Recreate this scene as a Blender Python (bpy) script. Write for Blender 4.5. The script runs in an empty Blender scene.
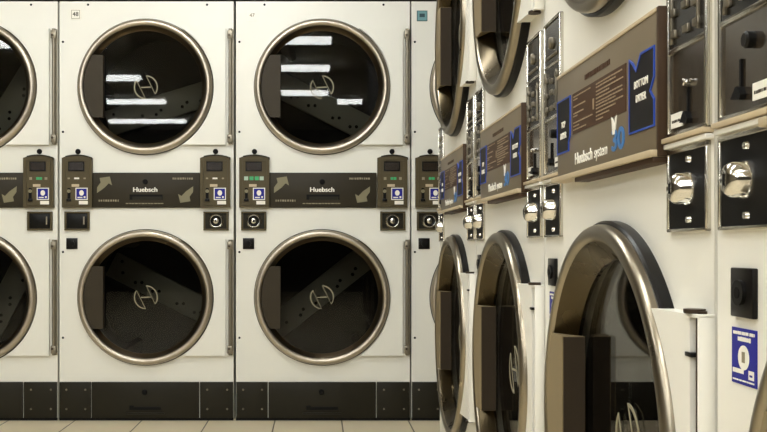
import bpy, bmesh, math, random
from mathutils import Vector, Matrix

S = bpy.context.scene
C = S.collection
PI = math.pi
random.seed(4)

# ------------------------------------------------------------------ camera, world, exposure
CAM_H = 0.79
cam_data = bpy.data.cameras.new('camera')
cam = bpy.data.objects.new('camera', cam_data)
C.objects.link(cam)
cam.location = (0, 0, CAM_H)
cam.rotation_euler = (PI / 2, 0, 0)
cam_data.sensor_width = 36
cam_data.lens = 980 / 767 * 36
cam_data.shift_x = (383.5 - 317.5) / 767
cam_data.shift_y = (246.5 - 216) / 767
cam_data.clip_start = 0.02
S.camera = cam

w = bpy.data.worlds.new('world')
S.world = w
w.use_nodes = True
w.node_tree.nodes['Background'].inputs[0].default_value = (0.9, 0.85, 0.75, 1)
w.node_tree.nodes['Background'].inputs[1].default_value = 0.05

S.view_settings.view_transform = 'Standard'
S.view_settings.look = 'None'
S.view_settings.gamma = 1
S.view_settings.use_curve_mapping = False
S.view_settings.exposure = 0.92
LAMP = 22.0
LAMP_COL = (0.975, 1.0, 1.0)


# ------------------------------------------------------------------ materials
def lin(c):
    c /= 255
    return c / 12.92 if c <= 0.04045 else ((c + 0.055) / 1.055) ** 2.4


def rgb(r, g, b):
    return (lin(r), lin(g), lin(b), 1)


def material(name, col, rough=0.5, metal=0.0, vary=0.0, scale=8.0, spec=0.5, rvary=0.0, bump=0.0, emit=0.0):
    m = bpy.data.materials.new(name)
    m.use_nodes = True
    nt = m.node_tree
    p = nt.nodes['Principled BSDF']
    p.inputs['Base Color'].default_value = col
    p.inputs['Roughness'].default_value = rough
    p.inputs['Metallic'].default_value = metal
    p.inputs['Specular IOR Level'].default_value = spec
    if emit:
        p.inputs['Emission Color'].default_value = col
        p.inputs['Emission Strength'].default_value = emit
    if vary or rvary or bump:
        tc = nt.nodes.new('ShaderNodeTexCoord')
        n = nt.nodes.new('ShaderNodeTexNoise')
        n.inputs['Scale'].default_value = scale
        n.inputs['Detail'].default_value = 5
        nt.links.new(tc.outputs['Object'], n.inputs['Vector'])
        if vary:
            mx = nt.nodes.new('ShaderNodeMix')
            mx.data_type = 'RGBA'
            mx.inputs['A'].default_value = tuple(c * (1 - vary) for c in col[:3]) + (1,)
            mx.inputs['B'].default_value = tuple(min(1, c * (1 + vary)) for c in col[:3]) + (1,)
            nt.links.new(n.outputs['Fac'], mx.inputs['Factor'])
            nt.links.new(mx.outputs['Result'], p.inputs['Base Color'])
        if rvary:
            mr = nt.nodes.new('ShaderNodeMapRange')
            mr.inputs['To Min'].default_value = max(0.02, rough - rvary)
            mr.inputs['To Max'].default_value = min(1, rough + rvary)
            nt.links.new(n.outputs['Fac'], mr.inputs['Value'])
            nt.links.new(mr.outputs['Result'], p.inputs['Roughness'])
        if bump:
            bp = nt.nodes.new('ShaderNodeBump')
            bp.inputs['Strength'].default_value = bump
            bp.inputs['Distance'].default_value = 0.002
            nt.links.new(n.outputs['Fac'], bp.inputs['Height'])
            nt.links.new(bp.outputs['Normal'], p.inputs['Normal'])
    return m


def glass_material(name, tint, ior=1.5):
    m = bpy.data.materials.new(name)
    m.use_nodes = True
    nt = m.node_tree
    nt.nodes.remove(nt.nodes['Principled BSDF'])
    out = nt.nodes['Material Output']
    tr = nt.nodes.new('ShaderNodeBsdfTransparent')
    tr.inputs['Color'].default_value = tint
    gl = nt.nodes.new('ShaderNodeBsdfGlossy')
    gl.inputs['Roughness'].default_value = 0.015
    gl.inputs['Color'].default_value = (1, 1, 1, 1)
    fr = nt.nodes.new('ShaderNodeFresnel')
    fr.inputs['IOR'].default_value = ior
    mx = nt.nodes.new('ShaderNodeMixShader')
    sc = nt.nodes.new('ShaderNodeMath')
    sc.operation = 'MULTIPLY'
    sc.inputs[1].default_value = 0.34
    nt.links.new(fr.outputs[0], sc.inputs[0])
    nt.links.new(sc.outputs[0], mx.inputs[0])
    nt.links.new(tr.outputs[0], mx.inputs[1])
    nt.links.new(gl.outputs[0], mx.inputs[2])
    nt.links.new(mx.outputs[0], out.inputs['Surface'])
    return m


M = {
    'enamel': material('white_enamel', rgb(230, 228, 217), 0.32, vary=0.03, scale=3, rvary=0.08),
    'enamel_old': material('worn_white_enamel', rgb(233, 230, 219), 0.35, vary=0.05, scale=5, rvary=0.1),
    'edge': material('cabinet_seam_edge', rgb(60, 56, 44), 0.6),
    'chrome': material('brushed_rim_steel', rgb(186, 176, 160), 0.40, 1.0, vary=0.05, scale=6, rvary=0.03),
    'rim_old': material('worn_rim_steel', rgb(150, 141, 124), 0.3, 1.0, vary=0.12, scale=10, rvary=0.08),
    'bright': material('polished_chrome', rgb(215, 212, 205), 0.12, 1.0),
    'steel': material('hinge_steel', rgb(140, 132, 116), 0.42, 0.9, vary=0.1, scale=30),
    'gasket': material('black_gasket', rgb(20, 18, 16), 0.3, spec=0.15),
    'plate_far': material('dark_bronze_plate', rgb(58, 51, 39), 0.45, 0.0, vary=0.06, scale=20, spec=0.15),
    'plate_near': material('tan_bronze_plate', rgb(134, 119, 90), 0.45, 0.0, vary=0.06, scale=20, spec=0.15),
    'plate_side': material('pull_edge_shade_brown', rgb(52, 43, 32), 0.6, spec=0.15),  # darker tone paints shade on the pull's side wall; also small print
    'bowl': material('bronze_bowl', rgb(112, 98, 78), 0.32, 1.0, vary=0.1, scale=10, rvary=0.06),
    'bowl_near': material('worn_bronze_bowl', rgb(76, 67, 50), 0.28, 1.0, vary=0.15, scale=10, rvary=0.06),
    'panel': material('dark_brown_panel', rgb(52, 47, 36), 0.45, vary=0.04, scale=6, spec=0.15),
    'panel_tan': material('tan_brown_panel', rgb(112, 100, 80), 0.42, vary=0.05, scale=6),
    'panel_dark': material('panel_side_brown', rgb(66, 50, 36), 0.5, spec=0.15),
    'lip': material('panel_lip_beige', rgb(190, 172, 140), 0.4),
    'meter': material('olive_brown_meter', rgb(84, 75, 54), 0.42, vary=0.04, scale=20, spec=0.15),
    'meter_in': material('meter_face', rgb(78, 70, 52), 0.4, spec=0.15),
    'kick': material('dark_kick_plate', rgb(38, 35, 26), 0.42, vary=0.1, scale=5, rvary=0.08, spec=0.15),
    'black': material('black_plastic', rgb(20, 19, 17), 0.35, spec=0.15),
    'hole': material('keyhole_black', rgb(12, 11, 10), 0.6, spec=0.15),
    'white': material('label_white', rgb(238, 234, 222), 0.5),
    'blue': material('sticker_blue', rgb(40, 42, 140), 0.45, spec=0.15),
    'blue_line': material('outline_blue', rgb(22, 66, 165), 0.4),
    'blue_num': material('numeral_blue', rgb(50, 110, 170), 0.4),
    'navy': material('badge_black', rgb(20, 17, 17), 0.45, spec=0.15),
    'table': material('instruction_brown', rgb(70, 48, 32), 0.45, spec=0.15),
    'tabletext': material('instruction_print', rgb(152, 133, 106), 0.5),
    'arrow': material('arrow_olive', rgb(122, 115, 86), 0.5),
    'smallprint': material('faint_print', rgb(140, 130, 105), 0.5),
    'drum': material('drum_metal', rgb(25, 23, 19), 0.55, 0.0, vary=0.25, scale=18, spec=0.15),
    'bar': material('drum_bar_metal', rgb(158, 160, 148), 0.5, 0.1, vary=0.1, scale=10),
    'emblem': material('etched_emblem', rgb(140, 132, 106), 0.5),
    'teal': material('tag_teal', rgb(104, 150, 152), 0.4),
    'teal_dark': material('tag_dark_teal', rgb(26, 62, 70), 0.4),
    'led_green': material('green_indicator', rgb(50, 150, 90), 0.4, emit=0.12),
    'led_pale': material('pale_indicator', rgb(170, 190, 170), 0.4),
    'display': material('dark_display', rgb(38, 30, 22), 0.2),
    'wall': material('wall_paint', rgb(96, 88, 74), 0.8, vary=0.05, scale=2),
    'wall_far': material('rear_wall_paint', rgb(52, 46, 38), 0.8, vary=0.05, scale=2),
    'bulk': material('dark_bulkhead', rgb(46, 42, 34), 0.7),
    'ceil': material('ceiling_tile', rgb(190, 184, 168), 0.9, vary=0.04, scale=5),
    'housing': material('fixture_white', rgb(225, 222, 212), 0.5),
    'glassface': material('meter_dark_face', rgb(58, 50, 40), 0.13, 0.2, vary=0.25, scale=25, rvary=0.06),
    'smoke': material('meter_window', rgb(20, 18, 16), 0.2, spec=0.2),
    'alu': material('meter_frame_metal', rgb(212, 208, 198), 0.24, 1.0, vary=0.1, scale=40),
    'hinge_and_gap_shade': material('hinge_dark', rgb(60, 48, 36), 0.5, 0.5),  # hinge metal; also paints the shade in the hinge gap
    'glass': glass_material('tinted_glass', (0.68, 0.67, 0.64, 1)),
}
lamp = bpy.data.materials.new('fluorescent_diffuser')
lamp.use_nodes = True
_p = lamp.node_tree.nodes['Principled BSDF']
_p.inputs['Base Color'].default_value = (0.8, 0.8, 0.8, 1)
_p.inputs['Emission Color'].default_value = LAMP_COL + (1,)
_p.inputs['Emission Strength'].default_value = LAMP
M['lamp'] = lamp


# ------------------------------------------------------------------ mesh helpers
class B:
    """Collects shapes in one bmesh with material slots; front of a machine faces -y."""

    def __init__(self):
        self.bm = bmesh.new()
        self.mats = []
        self.cur = 0

    def mat(self, key):
        if key not in self.mats:
            self.mats.append(key)
        self.cur = self.mats.index(key)
        return self

    def _absorb(self, tmp, smooth=False):
        for f in tmp.faces:
            f.material_index = self.cur
            f.smooth = smooth
        me = bpy.data.meshes.new('tmp')
        tmp.to_mesh(me)
        tmp.free()
        self.bm.from_mesh(me)
        bpy.data.meshes.remove(me)

    def box(self, x0, x1, y0, y1, z0, z1, bev=0.0, seg=2):
        t = bmesh.new()
        bmesh.ops.create_cube(t, size=1)
        for v in t.verts:
            v.co = ((x0 + x1) / 2 + v.co.x * (x1 - x0), (y0 + y1) / 2 + v.co.y * (y1 - y0), (z0 + z1) / 2 + v.co.z * (z1 - z0))
        if bev:
            bmesh.ops.bevel(t, geom=list(t.edges), offset=bev, segments=seg, profile=0.5, affect='EDGES')
        self._absorb(t, bool(bev))
        return self

    def lathe(self, prof, cx=0, cz=0, n=72, axis='y', cy=0):
        """prof: list of (radius, position along axis)."""
        t = bmesh.new()
        rings = []
        for r, a in prof:
            if r < 1e-6:
                rings.append([t.verts.new(self._ax(0, 0, a, cx, cy, cz, axis))])
            else:
                rings.append([t.verts.new(self._ax(r * math.cos(2 * PI * i / n), r * math.sin(2 * PI * i / n), a, cx, cy, cz, axis)) for i in range(n)])
        for p, q in zip(rings, rings[1:]):
            for i in range(n):
                j = (i + 1) % n
                if len(p) == 1 and len(q) == 1:
                    continue
                if len(p) == 1:
                    t.faces.new((p[0], q[i], q[j]))
                elif len(q) == 1:
                    t.faces.new((p[i], q[0], p[j]))
                else:
                    t.faces.new((p[i], q[i], q[j], p[j]))
        bmesh.ops.recalc_face_normals(t, faces=list(t.faces))
        self._absorb(t, True)
        return self

    @staticmethod
    def _ax(u, v, a, cx, cy, cz, axis):
        if axis == 'y':
            return (cx + u, cy + a, cz + v)
        if axis == 'z':
            return (cx + u, cy + v, cz + a)
        return (cx + a, cy + u, cz + v)

    def cyl(self, r, a0, a1, cx=0, cz=0, n=24, axis='y', cy=0, bev=0.0):
        if bev:
            s = 1 if a1 > a0 else -1
            prof = [(0, a0), (r - bev, a0), (r, a0 + s * bev), (r, a1), (0, a1)]
        else:
            prof = [(0, a0), (r, a0), (r, a1), (0, a1)]
        return self.lathe(prof, cx, cz, n, axis, cy)

    def prism(self, pts, y0, y1):
        """pts: outline in the xz plane; y0 (front) may be a function of x."""
        f0 = y0 if callable(y0) else (lambda x: y0)
        t = bmesh.new()
        a = [t.verts.new((x, f0(x), z)) for x, z in pts]
        b = [t.verts.new((x, y1, z)) for x, z in pts]
        t.faces.new(a)
        t.faces.new(list(reversed(b)))
        n = len(pts)
        for i in range(n):
            j = (i + 1) % n
            t.faces.new((a[j], a[i], b[i], b[j]))
        t.normal_update()
        bmesh.ops.triangulate(t, faces=[f for f in t.faces if len(f.verts) > 4], ngon_method='EAR_CLIP')
        bmesh.ops.recalc_face_normals(t, faces=list(t.faces))
        self._absorb(t)
        return self

    def ribbon(self, pts, wid, y0, y1, closed=False):
        n = len(pts)
        L, R = [], []
        for i in range(n):
            p = Vector(pts[i])
            a = Vector(pts[(i - 1) % n]) if (closed or i > 0) else p
            c = Vector(pts[(i + 1) % n]) if (closed or i < n - 1) else p
            d = (p - a).normalized() + (c - p).normalized()
            if d.length < 1e-6:
                d = c - a
            d.normalize()
            nrm = Vector((-d.y, d.x)) * wid / 2
            L.append(tuple(p + nrm))
            R.append(tuple(p - nrm))
        m = n if closed else n - 1
        for i in range(m):
            j = (i + 1) % n
            self.prism([L[i], L[j], R[j], R[i]], y0, y1)
        return self

    def mesh(self, name):
        me = bpy.data.meshes.new(name)
        self.bm.to_mesh(me)
        self.bm.free()
        for k in self.mats:
            me.materials.append(M[k])
        try:
            me.set_sharp_from_angle(angle=math.radians(38))
        except Exception:
            pass
        return me


CACHE = {}


def link(name, me, parent=None, loc=(0, 0, 0), rot=(0, 0, 0), label=None):
    o = bpy.data.objects.new(name, me)
    C.objects.link(o)
    if parent is not None:
        o.parent = parent
    o.location = loc
    o.rotation_euler = rot
    if label:
        o['label'] = label
    return o


def part(name, key, fn, parent, loc=(0, 0, 0), rot=(0, 0, 0), label=None):
    """A part; the same key shares one mesh between the machines."""
    if key not in CACHE:
        b = B()
        fn(b)
        CACHE[key] = b.mesh(name)
    return link(name, CACHE[key], parent, loc, rot, label)


def lettering(name, key, text, size, matkey, parent, loc, sx=1.0, bold=0.0, shear=0.0, rot=(0, 0, 0), label=None):
    if key not in CACHE:
        cu = bpy.data.curves.new(name, 'FONT')
        cu.body = text
        cu.align_x = 'CENTER'
        cu.align_y = 'CENTER'
        cu.size = size
        cu.extrude = 0.0004
        cu.shear = shear
        tmp = bpy.data.objects.new('tmp', cu)
        C.objects.link(tmp)
        dg = bpy.context.evaluated_depsgraph_get()
        me = bpy.data.meshes.new_from_object(tmp.evaluated_get(dg))
        bpy.data.objects.remove(tmp)
        bpy.data.curves.remove(cu)
        for v in me.vertices:
            x, y, z = v.co
            v.co = (x * sx, -z, y)
        me.materials.clear()
        me.materials.append(M[matkey])
        if bold:
            bm2 = bmesh.new()
            for k, (ox, oz) in enumerate(((-bold, 0), (bold, 0), (0, -bold * 0.6), (0, bold * 0.6))):
                n0 = len(bm2.verts)
                bm2.from_mesh(me)
                bm2.verts.ensure_lookup_table()
                for v in bm2.verts[n0:]:
                    v.co += Vector((ox, -0.00005 * k, oz))
            bm2.to_mesh(me)
            bm2.free()
        CACHE[key] = me
    return link(name, CACHE[key], parent, loc, rot, label)


def thing(name, label, cat, loc=(0, 0, 0), rotz=0.0, group=None):
    o = bpy.data.objects.new(name, None)
    o.empty_display_size = 0.1
    C.objects.link(o)
    o.location = loc
    o.rotation_euler = (0, 0, rotz)
    o['label'] = label
    o['category'] = cat
    if group:
        o['group'] = group
    return o


def structure(name, fn):
    b = B()
    fn(b)
    o = link(name, b.mesh(name))
    o['kind'] = 'structure'
    return o


# ------------------------------------------------------------------ the room
YB = 4.4545                  # front plane of the far row of dryers
XF = 0.4316                  # front plane of the row along the right
CEIL = 2.83

floor_mat = bpy.data.materials.new('floor_tiles')
floor_mat.use_nodes = True
nt = floor_mat.node_tree
pb = nt.nodes['Principled BSDF']
tc = nt.nodes.new('ShaderNodeTexCoord')
mp = nt.nodes.new('ShaderNodeMapping')
mp.inputs['Location'].default_value = (0.193 + 3.025 * 2, -(YB - 0.31) + 3.025 * 4, 0)
bk = nt.nodes.new('ShaderNodeTexBrick')
bk.offset = 0
bk.squash = 1
bk.inputs['Scale'].default_value = 1
bk.inputs['Brick Width'].default_value = 0.3025
bk.inputs['Row Height'].default_value = 0.3025
bk.inputs['Mortar Size'].default_value = 0.0032
bk.inputs['Mortar Smooth'].default_value = 0.2
bk.inputs['Color1'].default_value = rgb(238, 224, 192)
bk.inputs['Color2'].default_value = rgb(233, 218, 186)
bk.inputs['Mortar'].default_value = rgb(96, 82, 58)
nz = nt.nodes.new('ShaderNodeTexNoise')
nz.inputs['Scale'].default_value = 9
nz.inputs['Detail'].default_value = 6
mx = nt.nodes.new('ShaderNodeMix')
mx.data_type = 'RGBA'
mx.blend_type = 'MULTIPLY'
mx.inputs['Factor'].default_value = 0.10
nt.links.new(tc.outputs['Object'], mp.inputs['Vector'])
nt.links.new(mp.outputs['Vector'], bk.inputs['Vector'])
nt.links.new(tc.outputs['Object'], nz.inputs['Vector'])
nt.links.new(bk.outputs['Color'], mx.inputs['A'])
nt.links.new(nz.outputs['Color'], mx.inputs['B'])
nt.links.new(mx.outputs['Result'], pb.inputs['Base Color'])
pb.inputs['Roughness'].default_value = 0.4
M['floor'] = floor_mat

RX0, RX1, RY0, RY1 = -4.6, 1.62, -8.2, 5.62
structure('floor', lambda b: b.mat('floor').box(RX0, RX1, RY0, RY1, -0.1, 0))
structure('ceiling', lambda b: b.mat('ceil').box(RX0, RX1, RY0, RY1, CEIL, CEIL + 0.1))
structure('wall_left', lambda b: b.mat('wall').box(RX0 - 0.1, RX0, RY0, RY1, 0, CEIL))
structure('wall_right', lambda b: b.mat('wall').box(RX1, RX1 + 0.1, RY0, RY1, 0, CEIL))
structure('wall_back', lambda b: b.mat('wall').box(RX0, RX1, RY1, RY1 + 0.1, 0, CEIL))
structure('wall_front', lambda b: b.mat('wall_far').box(RX0, RX1, RY0 - 0.1, RY0, 0, CEIL))
structure('trim_1', lambda b: b.mat('bulk').box(-1.98, 1.24, YB + 0.012, YB + 1.0, 1.916, CEIL))
structure('trim_2', lambda b: b.mat('bulk').box(XF + 0.012, XF + 0.95, 0.25, 3.46, 1.871, CEIL))


# ------------------------------------------------------------------ pieces shared by both kinds of dryer
W = 0.80
GAP = 0.0045
R_OUT, R_GLASS, R_HOLE = 0.307, 0.257, 0.272
DCX = 0.3955                 # door centre from the machine's left edge


def cabinet_fn(height, zc, matkey, dcx=DCX):
    def fn(b):
        b.mat(matkey)
        t = bmesh.new()
        x0, x1 = GAP, W - GAP
        half = 0.352
        n = 96

        def quad(ax0, ax1, az0, az1):
            vs = [t.verts.new((x, 0, z)) for x, z in ((ax0, az0), (ax1, az0), (ax1, az1), (ax0, az1))]
            t.faces.new(vs)

        zs = [0.0]
        for c in zc:
            zs += [c - half, c + half]
        zs.append(height)
        for i in range(0, len(zs), 2):
            quad(x0, x1, zs[i], zs[i + 1])
        for c in zc:
            quad(x0, dcx - half, c - half, c + half)
            quad(dcx + half, x1, c - half, c + half)
            inn, outer, deep = [], [], []
            for i in range(n):
                a = 2 * PI * i / n
                ca, sa = math.cos(a), math.sin(a)
                k = half / max(abs(ca), abs(sa))
                inn.append(t.verts.new((dcx + R_HOLE * ca, 0, c + R_HOLE * sa)))
                outer.append(t.verts.new((dcx + k * ca, 0, c + k * sa)))
                deep.append(t.verts.new((dcx + R_HOLE * ca, 0.03, c + R_HOLE * sa)))
            for i in range(n):
                j = (i + 1) % n
                t.faces.new((inn[i], outer[i], outer[j], inn[j]))
                t.faces.new((inn[i], inn[j], deep[j], deep[i]))
        for f in t.faces:
            f.normal_update()
        bmesh.ops.remove_doubles(t, verts=list(t.verts), dist=0.0002)
        bmesh.ops.recalc_face_normals(t, faces=list(t.faces))
        b._absorb(t)
        # sheet metal sides, top and back
        b.box(x0, x0 + 0.002, 0.0005, 0.95, 0, height)
        b.box(x1 - 0.002, x1, 0.0005, 0.95, 0, height)
        b.box(x0, x1, 0.0005, 0.95, height - 0.002, height)
        b.box(x0, x1, 0.948, 0.95, 0, height)
    return fn


def ring_fn(kind):
    def fn(b):
        if kind == 'far':
            b.mat('chrome').lathe([(0.3045, 0.0), (0.307, -0.003), (0.3065, -0.014), (0.304, -0.022), (0.299, -0.029), (0.292, -0.033),
                                   (0.285, -0.0325), (0.279, -0.029), (0.2755, -0.023)], n=112)
            b.mat('bowl').lathe([(0.2755, -0.023), (0.274, -0.018), (R_GLASS + 0.004, 0.003), (R_GLASS, 0.007), (R_GLASS, 0.013)], n=112)
        else:
            b.mat('rim_old').lathe([(0.3045, 0.0), (0.307, -0.002), (0.307, -0.024), (0.3055, -0.029), (0.301, -0.033), (0.294, -0.0345),
                                    (0.288, -0.0335), (0.2845, -0.030), (0.283, -0.027)], n=112)
            b.mat('bowl_near').lathe([(0.283, -0.027), (0.280, -0.020), (R_GLASS + 0.004, 0.003), (R_GLASS, 0.007), (R_GLASS, 0.013)], n=112)
    return fn


def gasket_fn(b):
    b.mat('gasket').lathe([(0.3115, 0.0), (0.3125, -0.003), (0.3125, -0.015), (0.310, -0.018), (0.306, -0.018)], n=112)


def gasket_thin_fn(b):
    b.mat('gasket').lathe([(0.3095, 0.0), (0.3100, -0.003), (0.3095, -0.007), (0.306, -0.008)], n=112)


def glass_fn(b):
    b.mat('glass').lathe([(0, 0.0085), (R_GLASS + 0.0005, 0.0085), (R_GLASS + 0.0005, 0.0125), (0, 0.0125)], n=112)


def emblem_fn(b):
    r, wd = 0.052, 0.0050
    y0, y1 = 0.0071, 0.0084
    b.mat('emblem')

    def arc(a0, a1, k=14):
        return [(r * math.cos(math.radians(a0 + (a1 - a0) * i / k)), r * math.sin(math.radians(a0 + (a1 - a0) * i / k))) for i in range(k + 1)]
    b.ribbon(arc(144, 268), wd, y0, y1, closed=True)
    b.ribbon(arc(-36, 88), wd, y0, y1, closed=True)
    b.ribbon([(-0.022, -0.001), (0.022, 0.001)], wd, y0, y1)


def pull_fn(hz, kind):
    def fn(b):
        xr = -0.189 if kind == 'far' else -0.180
        ra = 0.274 if kind == 'far' else 0.284
        yf = -0.026 if kind == 'far' else -0.0315
        pts = [(xr, -hz), (xr, hz)]
        a0 = math.atan2(hz, -math.sqrt(ra * ra - hz * hz))
        a1 = 2 * PI - a0
        for i in range(17):
            a = a0 + (a1 - a0) * i / 16
            pts.append((ra * math.cos(a), ra * math.sin(a)))
        # the back follows the bowl, so it stays inside the rim
        t = bmesh.new()
        fr = [t.verts.new((x, yf, z)) for x, z in pts]
        bk = []
        for x, z in pts:
            rr = math.hypot(x, z)
            k = min(1.0, 0.256 / rr)
            bk.append(t.verts.new((x * k if x < xr - 1e-5 else x, 0.006, z * k if x < xr - 1e-5 else z)))
        t.faces.new(fr)
        t.faces.new(list(reversed(bk)))
        for i in range(len(pts)):
            j = (i + 1) % len(pts)
            t.faces.new((fr[j], fr[i], bk[i], bk[j]))
        t.normal_update()
        bmesh.ops.triangulate(t, faces=[f for f in t.faces if len(f.verts) > 4], ngon_method='EAR_CLIP')
        bmesh.ops.recalc_face_normals(t, faces=list(t.faces))
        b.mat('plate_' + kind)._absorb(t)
        b.mat('plate_side').box(xr - 0.002, xr + 0.0012, yf + 0.002, 0.006, -hz + 0.001, hz - 0.001)  # side wall gets its shade from this dark colour
    return fn


def drum_fn(b):
    b.mat('drum').lathe([(R_HOLE + 0.004, 0.032), (0.335, 0.034), (0.34, 0.05), (0.34, 0.62), (0.30, 0.635), (0.0, 0.64)], n=72)
    for k in range(3):           # lifting ribs along the drum wall
        a = 2 * PI * k / 3 + 0.5
        t = bmesh.new()
        bmesh.ops.create_cube(t, size=1)
        for v in t.verts:
            q = Vector((0.31 + v.co.x * 0.07, 0.35 + v.co.y * 0.5, v.co.z * (0.03 if v.co.x < 0 else 0.07)))
            v.co = (q.x * math.cos(a) - q.z * math.sin(a), q.y, q.x * math.sin(a) + q.z * math.cos(a))
        b._absorb(t)


def drumbar_fn(b):
    b.mat('bar').box(-0.315, 0.315, 0.592, 0.618, -0.066, 0.066, 0.006)
    b.mat('hole')
    for x in (-0.27, -0.16, -0.06, 0.08, 0.18, 0.28):
        b.cyl(0.0085, 0.5905, 0.6, x, 0.035 if int(x * 100) % 2 else -0.03, 14)
        b.cyl(0.0085, 0.5905, 0.6, x + 0.03, -0.015, 14)


def screw_fn(b):
    b.mat('steel').lathe([(0, -0.0035), (0.003, -0.0032), (0.0048, -0.001), (0.0048, 0.001)], n=12)


def darkscrew_fn(b):
    b.mat('hole').lathe([(0, -0.0035), (0.0035, -0.003), (0.0052, -0.001), (0.0052, 0.001)], n=12)


def door(root, kind, zc, angle, hh, hinge_key, hinge_fn, rod_key, rod_fn, emblem_dx=0.0, dcx=DCX):
    d = part('door', 'ring_' + kind, ring_fn(kind), root, (dcx, 0, zc), label='round steel rimmed glass door')
    part('gasket', 'gasket_' + kind, gasket_fn if kind == 'near' else gasket_thin_fn, d)
    part('glass', 'glass', glass_fn, d)
    part('emblem', 'emblem', emblem_fn, d, (emblem_dx, 0, 0), label='etched round monogram')
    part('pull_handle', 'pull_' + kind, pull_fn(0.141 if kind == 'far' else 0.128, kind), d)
    part('hinge_panel', hinge_key, hinge_fn, d)
    part('hinge', rod_key, rod_fn, d)
    dr = part('drum', 'drum', drum_fn, root, (dcx, 0, zc), (0, math.radians(-angle), 0))
    part('baffle_bar', 'drumbar', drumbar_fn, dr)
    return d


def hinge_panel_fn(hh, xe, ypos, matkey, ra=0.3128):
    def fn(b):
        th = math.asin(hh / ra)
        pts = [(xe, -hh), (xe, hh)]
        for i in range(25):
            a = th - 2 * th * i / 24
            pts.append((ra * math.cos(a), ra * math.sin(a)))
        b.mat(matkey).prism(pts, ypos, 0.0005)
    return fn


def dashes(b, x0, x1, z, h, y, seed, gap=0.35, mean=0.006):
    """A line of print too small to read: broken strokes."""
    rnd = random.Random(seed)
    x = x0
    while x < x1:
        wdt = mean * rnd.uniform(0.6, 1.5)
        e = min(x + wdt, x1)
        b.box(x, e, y, y + 0.0012, z - h / 2 * rnd.uniform(0.8, 1), z + h / 2 * rnd.uniform(0.8, 1))
        x = e + mean * gap * rnd.uniform(0.6, 1.3)


# ------------------------------------------------------------------ dryers of the far row
def far_panel_fn(b):
    b.mat('panel').box(0.1395, 0.6435, -0.012, 0.001, 0.966, 1.125, 0.003)


ARROW = [(-0.034, -0.038), (-0.033, -0.012), (-0.017, 0.010), (-0.022, 0.030), (0.024, 0.037), (0.034, -0.003), (0.019, 0.006), (0.000, -0.014)]


def arrow_fn(b):
    b.mat('arrow').prism(ARROW, -0.0130, -0.0115)


def slot_fn(b):
    b.mat('hole').box(-0.075, 0.075, -0.0128, -0.0118, -0.012, 0.012)
    b.mat('kick').box(-0.062, 0.07, -0.0136, -0.0126, -0.012, 0.003)


def far_meter_fn(b):
    pts = [(-0.068, -0.118), (0.068, -0.118), (0.068, 0.098)]
    for i in range(9):
        x = 0.068 - 0.136 * i / 8
        pts.append((x, 0.107 + 0.012 * (1 - (x / 0.068) ** 2)))
    pts.append((-0.068, 0.098))
    b.mat('meter').prism(pts, -0.024, 0.0005)
    # raised border round the face
    inn = [(-0.054, -0.106), (0.054, -0.106), (0.054, 0.096), (-0.054, 0.096)]
    b.ribbon(inn, 0.006, -0.0275, -0.022, closed=True)
    b.mat('panel').ribbon([(x, z) for x, z in pts[2:11]], 0.006, -0.0275, -0.0235)


def far_display_fn(b):
    b.mat('black').box(-0.037, 0.037, -0.0262, -0.0235, -0.022, 0.022)
    b.mat('display').box(-0.032, 0.032, -0.0272, -0.026, -0.017, 0.017)


def buttons_fn(style):
    def fn(b):
        xs = (-0.036, -0.012, 0.012, 0.034)
        if style == 'wide':
            for x, k in zip(xs, ('led_pale', 'led_green', 'led_green', 'led_pale')):
                b.mat(k).box(x - 0.009, x + 0.009, -0.0262, -0.0238, -0.008, 0.009)
        elif style == 'small':
            for x, k in zip((-0.033, -0.002, 0.012, 0.036), ('smallprint', 'led_green', 'led_green', 'smallprint')):
                b.mat(k).box(x - 0.006, x + 0.006, -0.0262, -0.0238, -0.006, 0.006)
        else:
            for x, k in zip((-0.036, 0.0, 0.036), ('smallprint', 'white', 'smallprint')):
                b.mat(k).box(x - (0.011 if k == 'white' else 0.005), x + (0.011 if k == 'white' else 0.005), -0.0262, -0.0238, -0.003, 0.004)
    return fn


def coinslot_fn(b):
    b.mat('hole').box(-0.0065, 0.0065, -0.0262, -0.0238, -0.028, 0.026)
    b.mat('arrow').cyl(0.008, -0.030, -0.0238, 0.0, 0.012, 14)
    b.mat('black').box(-0.011, 0.011, -0.031, -0.0238, -0.034, -0.022, 0.002)


def sticker_fn(b):
    b.mat('white').box(-0.0275, 0.0275, -0.0256, -0.0238, -0.0275, 0.0275)
    b.mat('blue').box(-0.0235, 0.0235, -0.0262, -0.0254, -0.0235, 0.0235)
    b.mat('white').prism([(0.0105 * math.cos(a * PI / 8), 0.004 + 0.0125 * math.sin(a * PI / 8)) for a in range(16)], -0.0267, -0.026)
    b.box(-0.018, 0.004, -0.0267, -0.026, -0.019, -0.014)
    b.box(0.010, 0.018, -0.0267, -0.026, -0.019, -0.011)


def pricelabel_fn(b):
    b.mat('white').box(-0.02, 0.02, -0.0252, -0.0238, -0.009, 0.007)


def toplabel_fn(b):
    b.mat('lip').box(-0.017, 0.017, -0.0252, -0.0238, -0.006, 0.006)


def coinbox_fn(b):
    # frame of four bars round a recessed dark plate
    b.mat('meter')
    for x0, x1, z0, z1 in ((-0.0575, 0.0575, 0.035, 0.043), (-0.0575, 0.0575, -0.043, -0.035), (-0.0575, -0.048, -0.035, 0.035), (0.048, 0.0575, -0.035, 0.035)):
        b.box(x0, x1, -0.011, 0.0005, z0, z1, 0.0015)
    b.mat('kick').box(-0.048, 0.048, -0.003, 0.0005, -0.035, 0.035)


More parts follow.
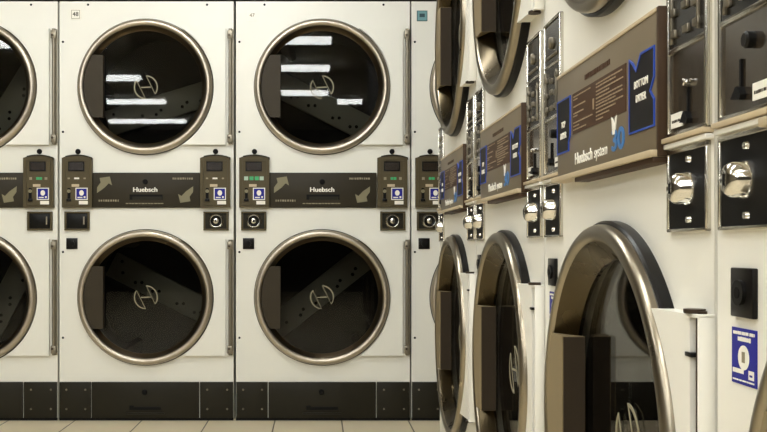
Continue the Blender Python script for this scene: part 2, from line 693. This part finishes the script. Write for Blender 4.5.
def lock_fn(b):
    b.mat('alu').lathe([(0.0, -0.0205), (0.009, -0.0205), (0.0125, -0.018), (0.0130, -0.013)], n=30)
    b.lathe([(0.0245, -0.010), (0.027, -0.0105), (0.031, -0.007), (0.035, -0.003)], n=30)
    b.mat('black').lathe([(0.0130, -0.013), (0.021, -0.016), (0.0245, -0.0135), (0.0245, -0.009)], n=30)
    b.mat('hole').box(-0.0025, 0.0025, -0.0212, -0.0198, -0.006, 0.006)


def blankbox_fn(b):
    b.mat('black').box(-0.045, 0.045, -0.007, -0.003, -0.032, 0.032, 0.002)
    b.mat('steel').box(0.028, 0.034, -0.0085, -0.006, -0.016, 0.02)


def lockplate_fn(b):
    b.mat('gasket').box(-0.0255, 0.0255, -0.006, 0.0005, -0.025, 0.025, 0.0015)
    b.mat('black').cyl(0.013, -0.010, -0.006, 0, 0.0, 18)
    b.mat('hole').cyl(0.006, -0.0105, -0.0098, 0, 0.0, 12)


def keyhole_fn(b):
    b.mat('hole').lathe([(0, -0.007), (0.009, -0.007), (0.012, -0.004), (0.012, 0.0005)], n=20)


def kick_side_fn(x0, x1, z1):
    return lambda b: b.mat('kick').box(x0, x1, -0.007, 0.0005, 0.012, z1, 0.001)


def kick_mid_fn(z1):
    return lambda b: b.mat('kick').box(0.1525, 0.640, -0.011, 0.0005, 0.012, z1, 0.0015)


def kick_pull_fn(b):
    b.mat('hole').box(-0.072, 0.072, -0.0135, -0.0105, -0.007, 0.007, 0.001)
    b.box(-0.072, -0.052, -0.0145, -0.0105, 0.002, 0.013, 0.002)
    b.mat('kick').box(-0.088, 0.088, -0.019, -0.0105, -0.026, -0.019, 0.002)


def toe_fn(b):
    b.mat('hole').box(GAP, W - GAP, -0.004, 0.0005, 0.0005, 0.0115)


def far_hinge_fn(b):
    x = 0.386
    b.mat('steel').cyl(0.0085, -0.262, 0.262, x, 0, 14, 'z', -0.012, 0.002)
    b.box(x - 0.005, x + 0.013, -0.004, 0.0005, -0.262, 0.262)
    for s in (-1, 1):
        b.mat('steel').box(x - 0.0125, x + 0.012, -0.023, -0.002, s * 0.236 - 0.018, s * 0.236 + 0.018, 0.003)
        b.mat('hinge_and_gap_shade').cyl(0.005, -0.027, -0.022, x - 0.004, s * 0.232, 10)


def kicks(root, z1):
    for i, (x0, x1) in enumerate(((0.006, 0.149), (0.6435, 0.794))):
        k = part('kick_plate', 'kick%d_%.3f' % (i, z1), kick_side_fn(x0, x1, z1), root)
        for fx in (0.22, 0.82):
            for zz in (0.3, 0.8):
                part('screw', 'screw', screw_fn, k, (x0 + fx * (x1 - x0), -0.007, zz * z1))
    m = part('lint_drawer', 'kickmid_%.3f' % z1, kick_mid_fn(z1), root)
    part('lock', 'keyhole', keyhole_fn, m, (0.393, -0.011, z1 - 0.045))
    part('pull', 'kickpull', kick_pull_fn, m, (0.396, 0, 0.056))
    part('toe_kick', 'toe', toe_fn, root)


def far_dryer(x0, label, group, angles, leds, boxes, tag, lockplate=True):
    root = thing('tumble_dryer', label, 'dryer', (x0, YB, 0), 0, group)
    part('cabinet', 'cab_far', cabinet_fn(1.904, (0.559, 1.515), 'enamel'), root)
    for zc, ang in ((1.515, angles[0]), (0.559, angles[1])):
        door(root, 'far', zc, ang, 0.264, 'hp_far', hinge_panel_fn(0.264, 0.3655, -0.02, 'enamel'), 'rod_far', far_hinge_fn)
    cp = part('control_panel', 'panel_far', far_panel_fn, root)
    part('arrow', 'arrow', arrow_fn, cp, (0.2114, 0, 1.0705), label='olive arrow pointing up')
    part('arrow', 'arrow', arrow_fn, cp, (0.5795, 0, 1.025), (0, PI, 0), label='olive arrow pointing down')
    lettering('brand_lettering', 'txt_far', 'Huebsch', 0.029, 'white', cp, (0.396, -0.0124, 1.047), sx=1.10, bold=0.0009, label='bold white lettering')
    part('lock', 'keyhole', keyhole_fn, cp, (0.396, -0.012, 1.083))
    part('card_slot', 'slot', slot_fn, cp, (0.400, 0, 1.0135))

    def small(b):
        b.mat('smallprint')
        dashes(b, 0.185, 0.275, 0.998, 0.010, -0.0128, 3, 0.7, 0.006)
        dashes(b, 0.520, 0.612, 1.098, 0.010, -0.0128, 7, 0.7, 0.006)
        dashes(b, 0.308, 0.480, 0.985, 0.005, -0.0128, 9, 0.25, 0.012)
    part('small_print', 'small_far', small, cp)
    for i, xm in enumerate((0.0886, 0.7136)):
        m = part('payment_meter', 'meter_far', far_meter_fn, root, (xm, 0, 1.084))
        part('display', 'disp_far', far_display_fn, m, (-0.002, 0, 0.068))
        part('button_row', 'btn_' + leds[i], buttons_fn(leds[i]), m, (0, 0, 0.0135))
        part('coin_slot', 'coinslot', coinslot_fn, m, (-0.035, 0, -0.056))
        part('info_sticker', 'sticker', sticker_fn, m, (0.022, 0, -0.056), label='square blue and white sticker')
        part('price_label', 'pricelabel', pricelabel_fn, m, (0.030, 0, -0.095))
        part('slot_label', 'toplabel', toplabel_fn, m, (-0.006, 0, -0.018))
        part('meter_lock', 'keyhole', keyhole_fn, root, (xm, 0, 1.2215))
        c = part('coin_box', 'coinbox', coinbox_fn, root, (xm + (-0.003 if i == 0 else 0.003), 0, 0.906))
        if boxes[i] == 'lock':
            part('lock', 'locknob', lock_fn, c, (0, 0, 0))
        else:
            part('cover', 'blankbox', blankbox_fn, c)
    if lockplate:
        part('lock_plate', 'lockplate', lockplate_fn, root, (0.0615, 0, 0.803))
    for x, z in ((0.134, 1.889), (0.675, 1.889), (0.020, 1.720), (0.020, 1.311), (0.020, 0.765), (0.020, 0.375)):
        part('screw', 'darkscrew', darkscrew_fn, root, (x, 0, z))
    if tag:
        if tag == 'teal':
            def tealtag(b):
                b.mat('teal_dark').box(-0.024, 0.024, -0.002, 0.0005, -0.024, 0.024)
                b.mat('teal').box(-0.021, 0.021, -0.0026, -0.0015, -0.021, 0.021)
                b.mat('teal_dark').box(-0.012, 0.012, -0.0032, -0.002, -0.006, 0.010)
            part('number_tag', 'tag_teal', tealtag, root, (0.0527, 0, 1.838), label='teal framed square tag')
        else:
            def whitetag(b):
                b.mat('white').box(-0.024, 0.024, -0.002, 0.0005, -0.024, 0.024)
                if tag == '48':
                    b.mat('smallprint').ribbon([(-0.0185, -0.0185), (0.0185, -0.0185), (0.0185, 0.0185), (-0.0185, 0.0185)], 0.0028, -0.0027, -0.0015, closed=True)
            t = part('number_tag', 'tag_' + tag, whitetag, root, (0.078, 0, 1.845 if tag == '48' else 1.840), label='small white number tag')
            lettering('number_lettering', 'tagtxt_' + tag, tag, 0.027 if tag == '48' else 0.023, 'panel' if tag == '48' else 'smallprint', t, (0, -0.0024, 0), bold=0.0004)
    kicks(root, 0.175)
    return root


GF = 'double-stack dryers along the far wall'
far_dryer(-1.977, 'white double-stack dryer in the far row, cut off by the left edge of the photo', GF, (58, 62), ('small', 'small'), ('lock', 'blank'), None)
far_dryer(-1.177, 'white double-stack dryer in the far row with number tag 48', GF, (17, -27), ('plain', 'plain'), ('blank', 'lock'), '48')
far_dryer(-0.375, 'white double-stack dryer in the far row with number tag 47', GF, (-27, 38), ('wide', 'small'), ('lock', 'lock'), '47')
far_dryer(0.4227, 'white double-stack dryer with a teal square tag, half hidden behind the right-hand row', GF, (10, 70), ('small', 'small'), ('lock', 'lock'), 'teal')


# ------------------------------------------------------------------ dryers of the near row on the right
def near_panel_fn(b):
    b.mat('panel_tan').box(0.1645, 0.6605, -0.016, 0.001, 0.9085, 1.081, 0.0015)
    b.mat('lip').box(0.1645, 0.6605, -0.0175, 0.001, 1.078, 1.0835, 0.001)


def near_cheek_fn(b):
    b.mat('panel_dark').box(0.6605, 0.668, -0.0165, 0.001, 0.900, 1.0835, 0.001)


def near_lip_fn(b):
    b.mat('lip').box(0.158, 0.664, -0.026, 0.001, 0.8995, 0.9085, 0.0015)
    b.mat('panel_dark').box(0.30, 0.664, -0.022, 0.001, 0.8925, 0.8995, 0.001)  # dark strip painted as the shadow below the lip


def near_table_fn(b):
    b.mat('table').box(0.2675, 0.5435, -0.0172, -0.0155, 0.972, 1.037)
    b.mat('tabletext')
    y = -0.0180
    for k, (z, xl, xr) in enumerate(((1.0310, 0.375, 0.53), (1.0262, 0.300, 0.50), (1.0200, 0.0, 0.535), (1.0150, 0.345, 0.47), (1.0095, 0.0, 0.53),
                                     (1.0040, 0.335, 0.53), (0.9995, 0.300, 0.50), (0.9945, 0.0, 0.535), (0.9890, 0.385, 0.50), (0.9835, 0.310, 0.47), (0.9780, 0.350, 0.44))):
        if xl:
            dashes(b, 0.276, xl, z, 0.0021, y, 20 + k, 0.3, 0.008)
        dashes(b, 0.405, xr, z, 0.0021, y, 40 + k, 0.3, 0.008)
    b.prism([(0.388, 0.996), (0.393, 0.996), (0.394, 1.012), (0.387, 1.012)], y, -0.0165)


def badge_fn(pts, notch):
    def fn(b):
        b.mat('navy').prism(pts, -0.0170, -0.0155)
        b.mat('blue_line').ribbon(pts, 0.0034, -0.0178, -0.0160, closed=True)
    return fn


BADGE_R = [(0.5585, 0.9395), (0.6545, 0.9395), (0.6545, 0.972), (0.640, 0.984), (0.6545, 1.000), (0.6545, 1.037), (0.6045, 1.037), (0.5865, 1.018), (0.5725, 1.030), (0.5585, 1.037)]
BADGE_L = [(0.1685, 0.9485), (0.243, 0.9485), (0.243, 0.963), (0.253, 0.972), (0.253, 1.037), (0.1685, 1.037)]


def flame_fn(b):
    b.mat('white').prism([(-0.006, -0.014), (0.004, -0.014), (0.014, 0.014), (0.006, 0.008), (0.002, -0.002), (-0.003, 0.006), (-0.013, 0.014), (-0.009, 0.0)], -0.0172, -0.0155)


def near_meter_fn(far):
    def fn(b):
        hw, z0, z1 = 0.0605, 0.0, 0.282
        b.mat('alu')
        fr = 0.0055
        b.box(-hw, -hw + fr, -0.008, 0.0005, z0, z1, 0.002)
        b.box(hw - fr, hw, -0.008, 0.0005, z0, z1, 0.002)
        b.box(-hw, hw, -0.008, 0.0005, z0, z0 + fr, 0.002)
        b.box(-hw, hw, -0.008, 0.0005, z1 - fr, z1, 0.002)
        b.box(-hw + fr, hw - fr, -0.0075, 0.0005, 0.099, 0.106, 0.002)
        b.box(-hw + fr, hw - fr, -0.0075, 0.0005, 0.196, 0.202, 0.002)
        b.mat('glassface').box(-hw + fr, hw - fr, -0.004, 0.0005, z0 + fr, 0.099)
    return fn


def near_window_fn(b):
    hw = 0.052
    b.mat('smoke').box(-hw, hw, -0.006, 0.0005, 0.106, 0.196)
    b.mat('smoke').box(-hw, hw, -0.006, 0.0005, 0.202, 0.2735)


def near_works_fn(b):
    # bright pieces of the coin mechanism behind the upper window
    b.mat('steel')
    rnd = random.Random(11)
    for k in range(9):
        x = -0.036 + (k % 3) * 0.035 + rnd.uniform(-0.005, 0.005)
        z = 0.120 + (k // 3) * 0.026 + rnd.uniform(-0.004, 0.004)
        b.box(x - 0.008, x + 0.009, -0.010, -0.0055, z - 0.004, z + 0.005, 0.001)
    b.box(-0.044, -0.039, -0.010, -0.0055, 0.11, 0.19, 0.001)
    b.box(0.038, 0.042, -0.010, -0.0055, 0.112, 0.185, 0.001)
    b.cyl(0.011, -0.012, -0.0055, 0.0, 0.238, 18, bev=0.002)
    b.box(-0.040, 0.040, -0.009, -0.0055, 0.212, 0.217, 0.001)


def near_slot_fn(b):
    b.mat('hole').box(-0.0022, 0.0022, -0.0065, -0.0035, -0.014, 0.014)
    b.mat('hole').prism([(-0.013, -0.025), (0.008, -0.028), (0.011, -0.023), (0.003, -0.014), (-0.002, -0.014)], -0.011, -0.0035)


def near_cap_fn(b):
    b.mat('bright').box(-0.014, 0.014, -0.009, -0.0035, -0.0018, 0.0018, 0.0006)
    b.cyl(0.004, -0.012, -0.0035, 0, 0.0, 12, bev=0.001)


def near_knob_fn(b):
    b.mat('black').cyl(0.0085, -0.0135, -0.0035, 0, 0, 20, bev=0.002)


def near_label_fn(b):
    b.mat('white').box(-0.017, 0.017, -0.0055, -0.0035, -0.0085, 0.0085)
    b.mat('plate_side')
    dashes(b, -0.013, 0.013, -0.001, 0.0035, -0.0058, 5, 0.5, 0.0025)


def near_coinbox_fn(b):
    hw, hz = 0.061, 0.050
    fr = 0.0042
    b.mat('alu')
    b.box(-hw, -hw + fr, -0.006, 0.0005, -hz, hz, 0.0015)
    b.box(hw - fr, hw, -0.006, 0.0005, -hz, hz, 0.0015)
    b.box(-hw, hw, -0.006, 0.0005, -hz, -hz + fr, 0.0015)
    b.box(-hw, hw, -0.006, 0.0005, hz - fr * 1.6, hz, 0.0015)
    b.mat('hole').box(-hw + fr, hw - fr, -0.002, 0.0005, -hz + fr, hz - fr)


def near_knoblock_fn(b):
    b.mat('bright').lathe([(0.0, -0.024), (0.009, -0.0245), (0.0145, -0.022), (0.018, -0.017), (0.0185, -0.010), (0.020, -0.007), (0.0205, -0.001)], n=28)
    b.mat('hole').box(-0.0014, 0.0014, -0.0252, -0.023, -0.006, 0.006)


def near_pin_fn(b):
    b.mat('bright').lathe([(0, -0.0065), (0.0035, -0.006), (0.0048, -0.0015)], n=12)


def near_ledge_fn(b):
    b.mat('lip').box(-0.0645, 0.0645, -0.013, 0.0005, -0.0055, 0.0005, 0.001)
    b.mat('enamel_old').box(-0.0645, 0.0645, -0.010, 0.0005, -0.0125, -0.0065, 0.001)


def near_hinge_fn(b):
    x, hh = 0.348, 0.2
    b.mat('hinge_and_gap_shade').cyl(0.0060, -hh - 0.004, hh + 0.004, x, 0, 14, 'z', -0.010, 0.001)
    for s in (-1, 1):
        b.mat('hinge_and_gap_shade').cyl(0.0120, s * (hh + 0.001), s * (hh + 0.006), x - 0.010, 0, 18, 'z', -0.014, 0.001)
        b.mat('enamel_old').box(x - 0.012, x + 0.0115, -0.020, 0.0005, s * hh - 0.003, s * hh + 0.001, 0.0008)
    b.mat('hinge_and_gap_shade').box(x - 0.0115, x + 0.008, -0.005, 0.0005, -hh, hh)  # dark backing strip painted as shade between hinge panel and bracket
    b.mat('enamel_old').box(x + 0.0075, x + 0.0115, -0.018, 0.0005, -hh, hh, 0.001)
    b.mat('black').box(x - 0.020, x - 0.002, -0.0215, -0.012, hh - 0.047, hh - 0.042, 0.001)


def near_sticker_fn(b):
    h = 0.0285
    b.mat('blue').box(-h, h, -0.0012, 0.0005, -h, h)
    b.mat('white').prism([(0.0128 * math.cos(a * PI / 12), -0.001 + 0.0125 * math.sin(a * PI / 12)) for a in range(24)], -0.0016, -0.001)
    dashes(b, -0.024, 0.025, 0.0235, 0.0035, -0.0018, 2, 0.4, 0.006)
    dashes(b, -0.013, 0.016, 0.0175, 0.0048, -0.0018, 4, 0.2, 0.006)
    b.box(-0.0255, 0.0, -0.0016, -0.001, -0.0175, -0.0130)
    b.box(0.0115, 0.0235, -0.0016, -0.001, -0.0215, -0.0125)
    dashes(b, -0.025, 0.024, -0.0245, 0.0016, -0.0018, 6, 0.3, 0.006)
    b.mat('smallprint').box(-0.0035, 0.0035, -0.0019, -0.0014, -0.006, 0.005)
    b.mat('blue').box(0.0145, 0.0205, -0.0019, -0.0014, -0.0185, -0.0165)


NEAR_L, NEAR_U = 0.515, 1.444
NEAR_CX = 0.438


def near_dryer(y_far, label, group, angles):
    root = thing('tumble_dryer', label, 'dryer', (XF, y_far, 0), -PI / 2, group)
    part('cabinet', 'cab_near', cabinet_fn(1.862, (NEAR_L, NEAR_U), 'enamel_old', NEAR_CX), root)
    slope = lambda x: -0.033 + 0.014 * max(0, min(1, (x - 0.15) / 0.18))
    for zc, ang in ((NEAR_U, angles[0]), (NEAR_L, angles[1])):
        door(root, 'near', zc, ang, 0.2, 'hp_near', hinge_panel_fn(0.2, 0.337, slope, 'enamel_old', ra=0.3075), 'rod_near', near_hinge_fn, emblem_dx=0.035, dcx=NEAR_CX)
    cp = part('control_panel', 'panel_near', near_panel_fn, root)
    part('end_cheek', 'cheek_near', near_cheek_fn, cp, label='dark brown end cheek')
    part('bottom_lip', 'lip_near', near_lip_fn, cp, label='beige bottom lip')
    part('instruction_label', 'table_near', near_table_fn, cp, label='brown label with lines of print')

    def heading(b):
        b.mat('table')
        dashes(b, 0.339, 0.469, 1.0525, 0.0085, -0.0168, 77, 0.18, 0.010)
    part('heading', 'heading_near', heading, cp)
    br = part('badge', 'badge_right', badge_fn(BADGE_R, 1), cp, label='black badge outlined in blue')
    lettering('badge_lettering', 'txt_bottom', 'BOTTOM', 0.0135, 'white', br, (0.606, -0.0174, 0.9995), sx=0.95, bold=0.0003)
    lettering('badge_lettering', 'txt_dryer', 'DRYER', 0.0135, 'white', br, (0.606, -0.0174, 0.981), sx=0.95, bold=0.0003)
    bl = part('badge', 'badge_left', badge_fn(BADGE_L, 0), cp, label='black badge outlined in blue')
    lettering('badge_lettering', 'txt_top', 'TOP', 0.0145, 'white', bl, (0.210, -0.0174, 0.9945), sx=0.9, bold=0.0003)
    lettering('badge_lettering', 'txt_dryer_s', 'DRYER', 0.0145, 'white', bl, (0.210, -0.0174, 0.976), sx=0.9, bold=0.0003)
    lettering('brand_lettering', 'txt_near', 'Huebsch', 0.025, 'white', cp, (0.331, -0.0164, 0.930), sx=1.15, bold=0.0009)
    lettering('model_lettering', 'txt_system', 'system', 0.024, 'white', cp, (0.424, -0.0164, 0.930), sx=1.0)
    lettering('model_numerals', 'txt_30', '30', 0.041, 'blue_num', cp, (0.506, -0.0164, 0.937), sx=1.45, bold=0.0022, label='blue numerals 30')
    part('flame_mark', 'flame', flame_fn, cp, (0.490, 0, 0.961))
    for i, xm in enumerate((0.0825, 0.7305)):
        m = part('payment_meter', 'meter_near', near_meter_fn(i), root, (xm, 0, 0.921))
        part('window', 'window_near', near_window_fn, m)
        part('coin_mechanism', 'works_near', near_works_fn, m)
        part('coin_slot', 'slot_near', near_slot_fn, m, (-0.007, 0, 0.0435) if i == 0 else (0.004, 0, 0.038))
        if i == 0:
            part('knob', 'knob_near', near_knob_fn, m, (0.017, 0, 0.072))
            part('label', 'label_near', near_label_fn, m, (0.036, 0, 0.020))
        else:
            part('slot_cap', 'cap_near', near_cap_fn, m, (0.004, 0, 0.058))
            part('label', 'label_near', near_label_fn, m, (-0.034, 0, 0.019))
        part('ledge', 'ledge_near', near_ledge_fn, m, (0, 0, -0.001))
        c = part('coin_box', 'coinbox_near', near_coinbox_fn, root, (xm - 0.004, 0, 0.857))
        part('lock', 'knoblock_near', near_knoblock_fn, c, (0, 0, 0))
        part('pin', 'pin_near', near_pin_fn, c, (0.004, 0, 0.034))
        part('pin', 'pin_near', near_pin_fn, c, (0.004, 0, -0.036))
    part('lock_plate', 'lockplate', lockplate_fn, root, (0.076, 0, 0.7435))
    part('info_sticker', 'sticker_near', near_sticker_fn, root, (0.072, 0, 0.6785), label='blue sticker with a white oval')
    kicks(root, 0.13)
    return root


GN = 'double-stack dryers of the right-hand row'
near_dryer(3.4615, 'cream double-stack dryer of the right-hand row, farthest away, next to the far wall', GN, (20, 80))
near_dryer(2.6615, 'cream double-stack dryer second from the far end of the right-hand row', GN, (60, 20))
near_dryer(1.8615, 'cream double-stack dryer of the right-hand row with the large legible brown control panel', GN, (35, 100))
near_dryer(1.0615, 'cream double-stack dryer nearest the camera, cut off by the right edge of the photo', GN, (75, 45))


# ------------------------------------------------------------------ ceiling strip lights
def housing_fn(L):
    return lambda b: b.mat('housing').box(-L / 2, L / 2, -0.085, 0.085, -0.03, 0.0, 0.004)


def diffuser_fn(L):
    def fn(b):
        b.mat('lamp')
        pts = [(-0.07, -0.031), (-0.066, -0.055), (-0.05, -0.085), (0.05, -0.085), (0.066, -0.055), (0.07, -0.031)]
        t = bmesh.new()
        a = [t.verts.new((-L / 2 + 0.015, y, z)) for y, z in pts]
        c = [t.verts.new((L / 2 - 0.015, y, z)) for y, z in pts]
        t.faces.new(a)
        t.faces.new(list(reversed(c)))
        for i in range(len(pts)):
            j = (i + 1) % len(pts)
            t.faces.new((a[j], a[i], c[i], c[j]))
        bmesh.ops.recalc_face_normals(t, faces=list(t.faces))
        b._absorb(t)
    return fn


def strip_light(xc, y, L):
    r = thing('ceiling_light', 'long white fluorescent strip light fixed to the ceiling', 'light', (xc, y, CEIL), 0, 'fluorescent strip lights on the ceiling')
    part('housing', 'housing_%.2f' % L, housing_fn(L), r)
    part('diffuser', 'diffuser_%.2f' % L, diffuser_fn(L), r)


for y in (1.2, -0.70, -2.62, -4.51, -6.60):
    strip_light(-2.69, y, 1.24)
for y in (3.0, 1.2, -0.51, -1.98, -3.74):
    strip_light(-0.47, y, 1.24)
strip_light(0.44, -4.5, 0.36)
